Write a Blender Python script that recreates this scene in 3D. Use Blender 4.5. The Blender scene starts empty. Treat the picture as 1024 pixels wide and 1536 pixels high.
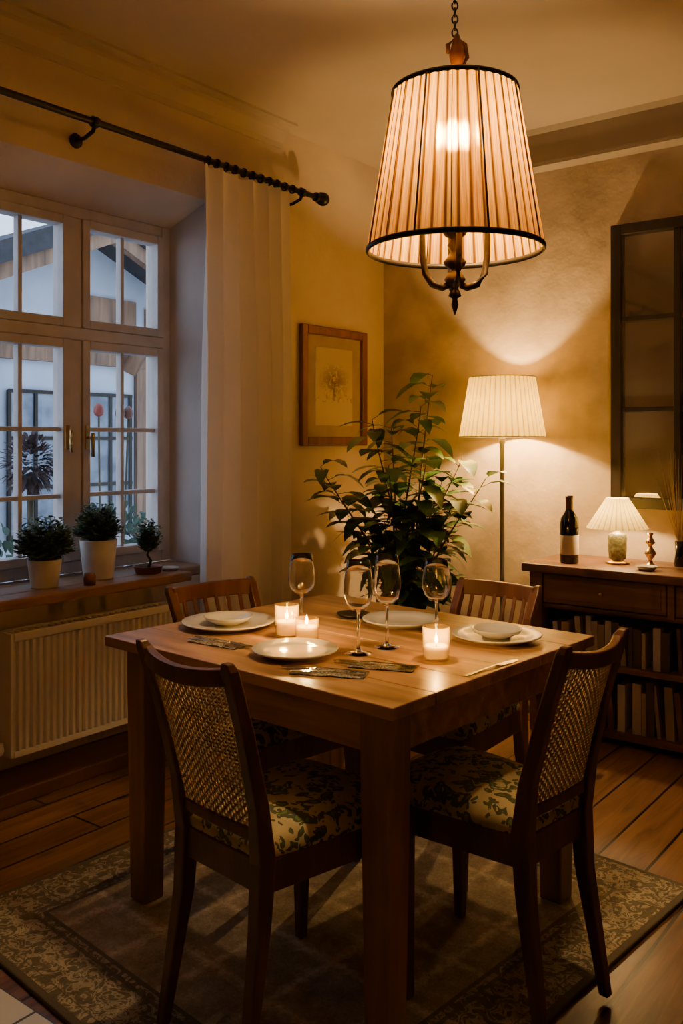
import bpy, math, random
from mathutils import Vector, Matrix
random.seed(7)
scene = bpy.context.scene
COL = scene.collection
sin, cos, pi = math.sin, math.cos, math.pi

# ---------------------------------------------------------------- materials
def new_mat(name):
    m = bpy.data.materials.new(name); m.use_nodes = True
    nt = m.node_tree; nt.nodes.clear()
    out = nt.nodes.new('ShaderNodeOutputMaterial')
    return m, nt, out
def N(nt, t, **kw):
    n = nt.nodes.new(t)
    for k, v in kw.items():
        if k in n.inputs.keys(): n.inputs[k].default_value = v
        else: setattr(n, k, v)
    return n
def L(nt, a, b): nt.links.new(a, b)
def c4(c): return (c[0], c[1], c[2], 1)
def ramp(nt, stops, interp='LINEAR'):
    r = nt.nodes.new('ShaderNodeValToRGB'); r.color_ramp.interpolation = interp
    e = r.color_ramp.elements
    e[0].position, e[0].color = stops[0][0], c4(stops[0][1])
    e[1].position, e[1].color = stops[-1][0], c4(stops[-1][1])
    for p, c in stops[1:-1]:
        x = e.new(p); x.color = c4(c)
    return r
def coords(nt, scale=(1,1,1), rot=(0,0,0)):
    tc = N(nt, 'ShaderNodeTexCoord'); mp = N(nt, 'ShaderNodeMapping')
    mp.inputs['Scale'].default_value = scale; mp.inputs['Rotation'].default_value = rot
    L(nt, tc.outputs['Object'], mp.inputs['Vector'])
    return mp.outputs['Vector']
def simple(name, col, rough=.5, metal=0, col2=None, nscale=8, bump=0, bscale=60, **kw):
    m, nt, out = new_mat(name)
    p = N(nt, 'ShaderNodeBsdfPrincipled')
    p.inputs['Roughness'].default_value = rough; p.inputs['Metallic'].default_value = metal
    for k, v in kw.items(): p.inputs[k.replace('_', ' ')].default_value = v
    v = coords(nt)
    n = N(nt, 'ShaderNodeTexNoise', Scale=nscale, Detail=4.0); L(nt, v, n.inputs['Vector'])
    c2 = col2 or tuple(x*.82 for x in col)
    r = ramp(nt, [(.35, c2), (.65, col)]); L(nt, n.outputs['Fac'], r.inputs['Fac'])
    L(nt, r.outputs['Color'], p.inputs['Base Color'])
    if bump:
        b = N(nt, 'ShaderNodeTexNoise', Scale=bscale, Detail=6.0); L(nt, v, b.inputs['Vector'])
        bp = N(nt, 'ShaderNodeBump', Strength=bump, Distance=.01); L(nt, b.outputs['Fac'], bp.inputs['Height'])
        L(nt, bp.outputs['Normal'], p.inputs['Normal'])
    L(nt, p.outputs[0], out.inputs[0]); return m
def wood(name, c1, c2, rough=.4, axis=0, scale=6, stretch=12):
    m, nt, out = new_mat(name)
    s = [scale*stretch/4]*3; s[axis] = scale/4
    v = coords(nt, s)
    n = N(nt, 'ShaderNodeTexNoise', Scale=1.0, Detail=7.0, Roughness=.6, Distortion=.6); L(nt, v, n.inputs['Vector'])
    n2 = N(nt, 'ShaderNodeTexNoise', Scale=3.0, Detail=2.0); L(nt, coords(nt), n2.inputs['Vector'])
    mx = N(nt, 'ShaderNodeMath', operation='MULTIPLY_ADD'); L(nt, n2.outputs['Fac'], mx.inputs[0]); mx.inputs[1].default_value = .5
    L(nt, n.outputs['Fac'], mx.inputs[2])
    r = ramp(nt, [(.52, c1), (.92, c2)]); L(nt, mx.outputs[0], r.inputs['Fac'])
    p = N(nt, 'ShaderNodeBsdfPrincipled'); L(nt, r.outputs['Color'], p.inputs['Base Color'])
    rr = N(nt, 'ShaderNodeMapRange'); rr.inputs['To Min'].default_value = rough-.08; rr.inputs['To Max'].default_value = rough+.15
    L(nt, n.outputs['Fac'], rr.inputs['Value']); L(nt, rr.outputs[0], p.inputs['Roughness'])
    bp = N(nt, 'ShaderNodeBump', Strength=.2, Distance=.004); L(nt, n.outputs['Fac'], bp.inputs['Height']); L(nt, bp.outputs['Normal'], p.inputs['Normal'])
    L(nt, p.outputs[0], out.inputs[0]); return m
def planks(name):
    m, nt, out = new_mat(name)
    v = coords(nt, (1,1,1), (0,0,pi/2))
    b = N(nt, 'ShaderNodeTexBrick', offset=.37, offset_frequency=2, squash_frequency=1)
    b.inputs['Color1'].default_value = (.17,.088,.042,1); b.inputs['Color2'].default_value = (.28,.155,.075,1)
    b.inputs['Mortar'].default_value = (.010,.006,.003,1); b.inputs['Scale'].default_value = 1
    b.inputs['Mortar Size'].default_value = .005; b.inputs['Brick Width'].default_value = 1.9; b.inputs['Row Height'].default_value = .155
    L(nt, v, b.inputs['Vector'])
    n = N(nt, 'ShaderNodeTexNoise', Scale=1.0, Detail=8.0, Roughness=.65, Distortion=.8); L(nt, coords(nt, (28,2.2,1)), n.inputs['Vector'])
    r = ramp(nt, [(.3,(.30,.25,.22)),(.7,(1.2,1.12,1.05))]); L(nt, n.outputs['Fac'], r.inputs['Fac'])
    mx = N(nt, 'ShaderNodeMixRGB', blend_type='MULTIPLY'); mx.inputs[0].default_value = .9
    L(nt, b.outputs['Color'], mx.inputs[1]); L(nt, r.outputs['Color'], mx.inputs[2])
    vo = N(nt, 'ShaderNodeTexVoronoi', Scale=1.0); L(nt, coords(nt, (7,2.6,1)), vo.inputs['Vector'])
    kr = ramp(nt, [(.05,(.12,.08,.06)),(.14,(1,1,1))]); L(nt, vo.outputs['Distance'], kr.inputs['Fac'])
    m2 = N(nt, 'ShaderNodeMixRGB', blend_type='MULTIPLY'); m2.inputs[0].default_value = .85
    L(nt, mx.outputs[0], m2.inputs[1]); L(nt, kr.outputs['Color'], m2.inputs[2])
    p = N(nt, 'ShaderNodeBsdfPrincipled', Roughness=.33); L(nt, m2.outputs[0], p.inputs['Base Color'])
    bp = N(nt, 'ShaderNodeBump', Strength=.4, Distance=.004); L(nt, m2.outputs[0], bp.inputs['Height']); L(nt, bp.outputs['Normal'], p.inputs['Normal'])
    L(nt, p.outputs[0], out.inputs[0]); return m
def tiles(name):
    m, nt, out = new_mat(name)
    b = N(nt, 'ShaderNodeTexBrick', offset=0.0)
    b.inputs['Color1'].default_value = (.80,.82,.84,1); b.inputs['Color2'].default_value = (.74,.77,.80,1)
    b.inputs['Mortar'].default_value = (.08,.08,.08,1); b.inputs['Scale'].default_value = 1
    b.inputs['Mortar Size'].default_value = .004; b.inputs['Brick Width'].default_value = .2; b.inputs['Row Height'].default_value = .12
    L(nt, coords(nt), b.inputs['Vector'])
    p = N(nt, 'ShaderNodeBsdfPrincipled', Roughness=.3); L(nt, b.outputs['Color'], p.inputs['Base Color'])
    L(nt, p.outputs[0], out.inputs[0]); return m
def glass(name, col=(1,1,1), rough=0.0):
    m, nt, out = new_mat(name)
    p = N(nt, 'ShaderNodeBsdfPrincipled', Roughness=rough, IOR=1.45); p.inputs['Base Color'].default_value = c4(col)
    p.inputs['Transmission Weight'].default_value = 1
    L(nt, p.outputs[0], out.inputs[0]); return m
def thin_glass(name, col=(1,1,1), edge=.6, base=.04, power=4, frost=0, fcol=None):
    m, nt, out = new_mat(name)
    t = N(nt, 'ShaderNodeBsdfTransparent'); t.inputs[0].default_value = c4(col)
    g = N(nt, 'ShaderNodeBsdfGlossy', Roughness=.03)
    lw = N(nt, 'ShaderNodeLayerWeight', Blend=.5)
    pw = N(nt, 'ShaderNodeMath', operation='POWER'); L(nt, lw.outputs['Facing'], pw.inputs[0]); pw.inputs[1].default_value = power
    mm = N(nt, 'ShaderNodeMath', operation='MULTIPLY_ADD'); L(nt, pw.outputs[0], mm.inputs[0]); mm.inputs[1].default_value = edge; mm.inputs[2].default_value = base
    base_sh = t.outputs[0]
    if frost:
        tl = N(nt, 'ShaderNodeBsdfTranslucent'); tl.inputs[0].default_value = c4(fcol or col)
        y = N(nt, 'ShaderNodeMixShader'); y.inputs[0].default_value = frost; L(nt, base_sh, y.inputs[1]); L(nt, tl.outputs[0], y.inputs[2]); base_sh = y.outputs[0]
    x = N(nt, 'ShaderNodeMixShader'); L(nt, mm.outputs[0], x.inputs[0]); L(nt, base_sh, x.inputs[1]); L(nt, g.outputs[0], x.inputs[2])
    L(nt, x.outputs[0], out.inputs[0]); return m
def emit(name, col, s):
    m, nt, out = new_mat(name)
    e = N(nt, 'ShaderNodeEmission', Strength=s); e.inputs[0].default_value = c4(col)
    L(nt, e.outputs[0], out.inputs[0]); return m
def shade_mat(name, c_lo, c_hi, transl=.6, fwd=.0, k=40, npl=0, dark=.5, t_tint=None):
    m, nt, out = new_mat(name)
    tc = N(nt, 'ShaderNodeTexCoord'); s = N(nt, 'ShaderNodeSeparateXYZ'); L(nt, tc.outputs['Object'], s.inputs[0])
    a = N(nt, 'ShaderNodeMath', operation='ARCTAN2'); L(nt, s.outputs[1], a.inputs[0]); L(nt, s.outputs[0], a.inputs[1])
    am = N(nt, 'ShaderNodeMath', operation='MULTIPLY'); L(nt, a.outputs[0], am.inputs[0]); am.inputs[1].default_value = k
    c = N(nt, 'ShaderNodeCombineXYZ'); L(nt, am.outputs[0], c.inputs[0])
    zm = N(nt, 'ShaderNodeMath', operation='MULTIPLY'); L(nt, s.outputs[2], zm.inputs[0]); zm.inputs[1].default_value = 6
    L(nt, zm.outputs[0], c.inputs[1])
    n = N(nt, 'ShaderNodeTexNoise', Scale=1.0, Detail=5.0, Roughness=.7); L(nt, c.outputs[0], n.inputs['Vector'])
    r = ramp(nt, [(.35, c_lo), (.65, c_hi)]); L(nt, n.outputs['Fac'], r.inputs['Fac'])
    col = r.outputs[0]
    if npl:
        pm = N(nt, 'ShaderNodeMath', operation='MULTIPLY'); L(nt, a.outputs[0], pm.inputs[0]); pm.inputs[1].default_value = npl/2
        sn = N(nt, 'ShaderNodeMath', operation='SINE'); L(nt, pm.outputs[0], sn.inputs[0])
        ab = N(nt, 'ShaderNodeMath', operation='ABSOLUTE'); L(nt, sn.outputs[0], ab.inputs[0])
        pr = ramp(nt, [(.0,(dark*.6,dark*.45,dark*.35)),(.25,(dark,dark*.85,dark*.7)),(.6,(1,1,1))]); L(nt, ab.outputs[0], pr.inputs['Fac'])
        mx = N(nt, 'ShaderNodeMixRGB', blend_type='MULTIPLY'); mx.inputs[0].default_value = 1
        L(nt, col, mx.inputs[1]); L(nt, pr.outputs[0], mx.inputs[2]); col = mx.outputs[0]
    tcol = col
    if t_tint:
        tm = N(nt, 'ShaderNodeMixRGB', blend_type='MULTIPLY'); tm.inputs[0].default_value = 1; L(nt, col, tm.inputs[1]); tm.inputs[2].default_value = c4(t_tint); tcol = tm.outputs[0]
    d = N(nt, 'ShaderNodeBsdfDiffuse'); t = N(nt, 'ShaderNodeBsdfTranslucent')
    L(nt, col, d.inputs[0]); L(nt, tcol, t.inputs[0])
    x = N(nt, 'ShaderNodeMixShader'); x.inputs[0].default_value = transl; L(nt, d.outputs[0], x.inputs[1]); L(nt, t.outputs[0], x.inputs[2])
    res = x.outputs[0]
    if fwd:
        tr = N(nt, 'ShaderNodeBsdfRefraction', Roughness=.5, IOR=1.22); L(nt, tcol, tr.inputs[0])
        y = N(nt, 'ShaderNodeMixShader'); y.inputs[0].default_value = fwd; L(nt, res, y.inputs[1]); L(nt, tr.outputs[0], y.inputs[2]); res = y.outputs[0]
    L(nt, res, out.inputs[0]); return m
def cloth(name, col, transl=.25):
    m, nt, out = new_mat(name)
    d = N(nt, 'ShaderNodeBsdfDiffuse'); t = N(nt, 'ShaderNodeBsdfTranslucent')
    d.inputs[0].default_value = c4(col); t.inputs[0].default_value = c4(col)
    w = N(nt, 'ShaderNodeTexNoise', Scale=1.0, Detail=3.0); L(nt, coords(nt, (250,250,60)), w.inputs['Vector'])
    bp = N(nt, 'ShaderNodeBump', Strength=.12, Distance=.002); L(nt, w.outputs['Fac'], bp.inputs['Height']); L(nt, bp.outputs[0], d.inputs['Normal'])
    x = N(nt, 'ShaderNodeMixShader'); x.inputs[0].default_value = transl; L(nt, d.outputs[0], x.inputs[1]); L(nt, t.outputs[0], x.inputs[2])
    L(nt, x.outputs[0], out.inputs[0]); return m
def floral(name, scale=22, cols=None):
    m, nt, out = new_mat(name)
    if cols:
        n = N(nt, 'ShaderNodeTexNoise', Scale=scale, Detail=1.5, Roughness=.45, Distortion=1.3); L(nt, coords(nt), n.inputs['Vector'])
        r = ramp(nt, [(0, cols[0]), (.42, cols[1]), (.475, cols[2]), (.54, cols[3]), (.575, cols[0]), (.66, cols[2])], 'CONSTANT'); L(nt, n.outputs['Fac'], r.inputs['Fac'])
        col = r.outputs[0]
    else:
        base = N(nt, 'ShaderNodeTexNoise', Scale=9.0, Detail=2.0); L(nt, coords(nt), base.inputs['Vector'])
        br = ramp(nt, [(.4,(.50,.42,.23)),(.6,(.38,.31,.16))]); L(nt, base.outputs['Fac'], br.inputs['Fac'])
        wv = N(nt, 'ShaderNodeTexNoise', Scale=26.0, Detail=1.0); L(nt, coords(nt), wv.inputs['Vector'])
        mxv = N(nt, 'ShaderNodeMixRGB'); mxv.inputs[0].default_value = .07; L(nt, coords(nt), mxv.inputs[1]); L(nt, wv.outputs['Color'], mxv.inputs[2])
        def layer(sc, th, colr, prev, ofs, st=(1,1,1)):
            mp = N(nt, 'ShaderNodeMapping'); mp.inputs['Location'].default_value = ofs; mp.inputs['Scale'].default_value = st; mp.inputs['Rotation'].default_value=(0,0,ofs[0]*3); L(nt, mxv.outputs[0], mp.inputs['Vector'])
            vo = N(nt, 'ShaderNodeTexVoronoi', Scale=sc); vo.inputs['Randomness'].default_value = 1; L(nt, mp.outputs[0], vo.inputs['Vector'])
            lt = N(nt, 'ShaderNodeMath', operation='LESS_THAN'); L(nt, vo.outputs['Distance'], lt.inputs[0]); lt.inputs[1].default_value = th
            mx = N(nt, 'ShaderNodeMixRGB'); L(nt, lt.outputs[0], mx.inputs[0]); L(nt, prev, mx.inputs[1]); mx.inputs[2].default_value = c4(colr)
            return mx.outputs[0]
        c = layer(32, .44, (.055,.075,.030), br.outputs[0], (0,0,0), (1,.55,1))
        c = layer(32, .22, (.12,.17,.055), c, (0,0,0), (1,.55,1))
        c = layer(44, .36, (.065,.085,.038), c, (.3,.7,.2), (.5,1,1))
        c = layer(60, .22, (.52,.42,.22), c, (.9,.1,.5))
        col = c
    p = N(nt, 'ShaderNodeBsdfPrincipled', Roughness=.75); L(nt, col, p.inputs['Base Color'])
    w = N(nt, 'ShaderNodeTexNoise', Scale=300.0); L(nt, coords(nt), w.inputs['Vector'])
    bp = N(nt, 'ShaderNodeBump', Strength=.2, Distance=.002); L(nt, w.outputs['Fac'], bp.inputs['Height']); L(nt, bp.outputs[0], p.inputs['Normal'])
    L(nt, p.outputs[0], out.inputs[0]); return m
def math2(nt, op, a, b=None, clamp=False):
    m = N(nt, 'ShaderNodeMath', operation=op); m.use_clamp = clamp
    for i, x in enumerate((a, b)):
        if x is None: continue
        if isinstance(x, (int, float)): m.inputs[i].default_value = x
        else: L(nt, x, m.inputs[i])
    return m.outputs[0]
def rug_mat(hx, hy):
    m, nt, out = new_mat('rug_wool')
    tc = N(nt, 'ShaderNodeTexCoord'); s = N(nt, 'ShaderNodeSeparateXYZ'); L(nt, tc.outputs['Object'], s.inputs[0])
    ax = math2(nt, 'ABSOLUTE', s.outputs[0]); ay = math2(nt, 'ABSOLUTE', s.outputs[1])
    d = math2(nt, 'MINIMUM', math2(nt, 'SUBTRACT', hx, ax), math2(nt, 'SUBTRACT', hy, ay))
    n = N(nt, 'ShaderNodeTexNoise', Scale=26.0, Detail=3.0, Roughness=.6, Distortion=1.5); L(nt, tc.outputs['Object'], n.inputs['Vector'])
    bcol = ramp(nt, [(0,(.16,.14,.10)),(.47,(.175,.155,.11)),(.51,(.50,.45,.34)),(.57,(.46,.41,.31)),(.61,(.19,.165,.12))]); L(nt, n.outputs['Fac'], bcol.inputs['Fac'])
    fx = math2(nt, 'PINGPONG', s.outputs[0], .105); fy = math2(nt, 'PINGPONG', s.outputs[1], .105)
    g = math2(nt, 'MINIMUM', fx, fy)
    nn = N(nt, 'ShaderNodeTexNoise', Scale=60.0, Detail=2.0); L(nt, tc.outputs['Object'], nn.inputs['Vector'])
    g2 = math2(nt, 'ADD', g, math2(nt, 'MULTIPLY', math2(nt, 'SUBTRACT', nn.outputs['Fac'], .5), .045))
    line = ramp(nt, [(.000,(.72,.65,.52)),(.020,(.43,.375,.285))]); L(nt, g2, line.inputs['Fac'])
    n3 = N(nt, 'ShaderNodeTexNoise', Scale=38.0, Detail=3.0, Roughness=.6, Distortion=1.8); L(nt, tc.outputs['Object'], n3.inputs['Vector'])
    mot = ramp(nt, [(.44,(.80,.80,.76)),(.50,(1.15,1.12,1.05)),(.56,(.80,.80,.76))]); L(nt, n3.outputs['Fac'], mot.inputs['Fac'])
    lm = N(nt, 'ShaderNodeMixRGB', blend_type='MULTIPLY'); lm.inputs[0].default_value = .9; L(nt, line.outputs[0], lm.inputs[1]); L(nt, mot.outputs[0], lm.inputs[2])
    wn = N(nt, 'ShaderNodeTexNoise', Scale=14.0, Detail=6.0, Roughness=.75); L(nt, tc.outputs['Object'], wn.inputs['Vector'])
    wr = ramp(nt, [(.35,(.5,.46,.42)),(.65,(1.1,1.05,1))]); L(nt, wn.outputs['Fac'], wr.inputs['Fac'])
    z1 = ramp(nt, [(0,(0,0,0)),(.195,(1,1,1))], 'CONSTANT'); L(nt, d, z1.inputs['Fac'])
    mA = N(nt, 'ShaderNodeMixRGB'); L(nt, z1.outputs[0], mA.inputs[0]); L(nt, bcol.outputs[0], mA.inputs[1]); L(nt, lm.outputs[0], mA.inputs[2])
    fm = N(nt, 'ShaderNodeMixRGB', blend_type='MULTIPLY'); fm.inputs[0].default_value = .8; L(nt, mA.outputs[0], fm.inputs[1]); L(nt, wr.outputs[0], fm.inputs[2])
    zl = ramp(nt, [(0,(1,1,1)),(.018,(0,0,0)),(.04,(.7,.7,.7)),(.046,(0,0,0)),(.16,(.8,.8,.8)),(.168,(0,0,0)),(.187,(.9,.9,.9)),(.197,(0,0,0))], 'CONSTANT'); L(nt, d, zl.inputs['Fac'])
    mB = N(nt, 'ShaderNodeMixRGB'); L(nt, zl.outputs[0], mB.inputs[0]); L(nt, fm.outputs[0], mB.inputs[1]); mB.inputs[2].default_value = (.12,.105,.08,1)
    p = N(nt, 'ShaderNodeBsdfPrincipled', Roughness=.95); L(nt, mB.outputs[0], p.inputs['Base Color'])
    bn = N(nt, 'ShaderNodeTexNoise', Scale=220.0, Detail=2.0); L(nt, tc.outputs['Object'], bn.inputs['Vector'])
    bp = N(nt, 'ShaderNodeBump', Strength=.6, Distance=.004); L(nt, bn.outputs['Fac'], bp.inputs['Height']); L(nt, bp.outputs[0], p.inputs['Normal'])
    L(nt, p.outputs[0], out.inputs[0]); return m

M = {}
M['wall'] = simple('plaster_cream', (.70,.585,.46), .9, 0, (.61,.505,.395), 2.5, .3, 25)
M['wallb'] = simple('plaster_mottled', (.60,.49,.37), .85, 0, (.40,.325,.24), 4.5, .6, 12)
M['ceil'] = simple('ceiling_paint', (.54,.46,.38), .9, 0, (.49,.42,.34), 2, .1, 20)
M['beam'] = simple('beam_paint', (.38,.33,.27), .9, 0, (.32,.27,.22), 3, .15, 20)
M['reveal'] = simple('reveal_paint', (.64,.58,.54), .85, 0, None, 3, .1, 30)
M['white'] = simple('white_paint', (.84,.80,.76), .45, 0, (.79,.75,.71), 6)
M['winframe'] = simple('window_paint', (.60,.55,.52), .45, 0, (.50,.46,.43), 9, .1, 40)
M['planks'] = planks('floor_planks'); M['tiles'] = tiles('floor_tiles')
M['table'] = wood('table_oak', (.15,.072,.028), (.52,.30,.13), .30, 0)
M['tableleg'] = wood('table_leg_oak', (.15,.077,.032), (.40,.225,.105), .45, 2)
M['chair'] = wood('chair_walnut', (.050,.022,.012), (.16,.068,.033), .35, 2)
M['chair2'] = wood('chair_cherry', (.09,.034,.016), (.20,.085,.038), .35, 2)
M['console'] = wood('console_wood', (.08,.036,.018), (.21,.105,.05), .45, 0)
M['sill'] = wood('sill_wood', (.16,.08,.04), (.38,.22,.11), .4, 1)
M['base'] = wood('baseboard_wood', (.08,.032,.016), (.16,.07,.035), .45, 1)
M['frame'] = wood('picture_frame_wood', (.12,.045,.018), (.25,.10,.04), .35, 2)
M['dark'] = wood('dark_frame_wood', (.012,.009,.007), (.035,.025,.02), .4, 2)
M['iron'] = simple('black_iron', (.03,.026,.022), .4, .7)
M['bronze'] = simple('aged_bronze', (.050,.033,.020), .42, .6, (.020,.014,.010), 14)
M['brass'] = simple('brass', (.75,.5,.2), .25, 1)
M['steel'] = simple('cutlery_steel', (.65,.62,.58), .2, 1)
M['grey'] = simple('lamp_pole', (.22,.2,.18), .4, .6)
M['china'] = simple('white_china', (.62,.59,.55), .12)
M['pot'] = simple('white_ceramic', (.82,.79,.77), .4, 0, None, 10)
M['terra'] = simple('terracotta', (.3,.13,.07), .7)
M['rust'] = simple('rusty_hook', (.09,.035,.020), .6, .4)
M['soil'] = simple('soil', (.03,.02,.012), .95, 0, None, 30, .6)
M['leaf'] = simple('leaf_green', (.095,.20,.04), .34, 0, (.035,.09,.022), 9)
M['leaf2'] = simple('herb_green', (.15,.24,.12), .6, 0, (.07,.13,.07), 20)
M['leaf3'] = simple('garden_green', (.07,.12,.08), .7, 0, (.03,.06,.04), 6)
M['leaf4'] = simple('garden_dark_red', (.10,.06,.06), .7, 0, (.05,.035,.035), 6)
M['stem'] = simple('stem_brown', (.09,.07,.03), .7)
M['cane'] = simple('woven_cane', (.60,.46,.28), .5, 0, (.40,.29,.17), 40)
M['floral'] = floral('floral_upholstery')
M['napk'] = floral('napkin_pattern', 90, [(.05,.043,.036),(.20,.17,.13),(.50,.44,.35),(.10,.085,.07)])
M['linen'] = cloth('white_linen', (.75,.72,.66), .1)
M['curtain'] = cloth('curtain_cotton', (.94,.88,.81), .12)
M['wine_glass'] = glass('wine_glass_crystal')
M['pane'] = thin_glass('window_pane', (.97,.98,.99), .3, .03)
M['cup'] = thin_glass('votive_glass', (1,.92,.72), .8, .06, 2.5, .13, (1,.72,.22))
m, nt, out = new_mat('candle_wax')
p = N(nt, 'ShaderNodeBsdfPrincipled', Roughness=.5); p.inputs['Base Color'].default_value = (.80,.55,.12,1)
p.inputs['Emission Color'].default_value = (1,.50,.04,1); p.inputs['Emission Strength'].default_value = 1.1  # added emission stands in for flame light glowing through the wax
L(nt, p.outputs[0], out.inputs[0]); M['wax'] = m
M['flame'] = emit('candle_flame', (1,.70,.20), 90)
M['filament'] = emit('lit_bulb', (1,.635,.265), 2050)
M['shade_big'] = shade_mat('amber_silk_shade', (.36,.16,.012), (.88,.54,.07), .165, .10, 55, 44, .22, (1,.92,.34))
M['shade_floor'] = shade_mat('cream_shade', (.88,.72,.24), (.95,.83,.34), .125, 0, 50, 44, .75, (1,.95,.34))
M['shade_small'] = shade_mat('white_shade', (.86,.76,.46), (.92,.84,.54), .22, 0, 20, 30, .85, (1,.97,.50))
M['bottle'] = simple('bottle_glass', (.012,.014,.01), .08)
M['label'] = simple('bottle_label', (.55,.47,.36), .7)
M['greenglass'] = simple('lamp_base_glass', (.22,.24,.16), .15, 0, (.12,.13,.09), 60, .6, 80)
m, nt, out = new_mat('mirror_glass')
g = N(nt, 'ShaderNodeBsdfGlossy', Roughness=.05); g.inputs[0].default_value = (.74,.72,.70,1)
dd = N(nt, 'ShaderNodeBsdfDiffuse'); dn = N(nt, 'ShaderNodeTexNoise', Scale=5.0, Detail=5.0); L(nt, coords(nt), dn.inputs['Vector'])
dr = ramp(nt, [(.3,(.20,.17,.14)),(.7,(.48,.42,.35))]); L(nt, dn.outputs['Fac'], dr.inputs['Fac']); L(nt, dr.outputs[0], dd.inputs[0])
x = N(nt, 'ShaderNodeMixShader'); x.inputs[0].default_value = .35; L(nt, g.outputs[0], x.inputs[1]); L(nt, dd.outputs[0], x.inputs[2])
L(nt, x.outputs[0], out.inputs[0]); M['mirror'] = m
m, nt, out = new_mat('sketch_print')
v = coords(nt)
n1 = N(nt, 'ShaderNodeTexNoise', Scale=22.0, Detail=8.0, Roughness=.75, Distortion=1.0); L(nt, v, n1.inputs['Vector'])
s = N(nt, 'ShaderNodeSeparateXYZ'); L(nt, v, s.inputs[0])
dy = math2(nt, 'MULTIPLY', s.outputs[1], 8.0); dz = math2(nt, 'MULTIPLY', math2(nt, 'ADD', s.outputs[2], -.03), 11.0)
rad = math2(nt, 'SQRT', math2(nt, 'ADD', math2(nt, 'MULTIPLY', dy, dy), math2(nt, 'MULTIPLY', dz, dz)))
mask = math2(nt, 'SUBTRACT', 1.15, rad, True)
ink = math2(nt, 'MULTIPLY', mask, math2(nt, 'GREATER_THAN', n1.outputs['Fac'], .48))
gnd = math2(nt, 'MULTIPLY', math2(nt, 'LESS_THAN', math2(nt, 'ABSOLUTE', math2(nt, 'ADD', s.outputs[2], .06)), .02), math2(nt, 'GREATER_THAN', n1.outputs['Fac'], .55))
trk = math2(nt, 'MULTIPLY', math2(nt, 'LESS_THAN', math2(nt, 'ABSOLUTE', s.outputs[1]), .008), math2(nt, 'LESS_THAN', math2(nt, 'ABSOLUTE', math2(nt, 'ADD', s.outputs[2], .025)), .045))
ink = math2(nt, 'ADD', ink, math2(nt, 'MULTIPLY', math2(nt, 'ADD', gnd, trk), .6), True)
mx = N(nt, 'ShaderNodeMixRGB'); L(nt, ink, mx.inputs[0]); mx.inputs[1].default_value = (.58,.48,.36,1); mx.inputs[2].default_value = (.16,.11,.06,1)
p = N(nt, 'ShaderNodeBsdfPrincipled', Roughness=.6); L(nt, mx.outputs[0], p.inputs['Base Color']); L(nt, p.outputs[0], out.inputs[0]); M['art'] = m

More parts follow.
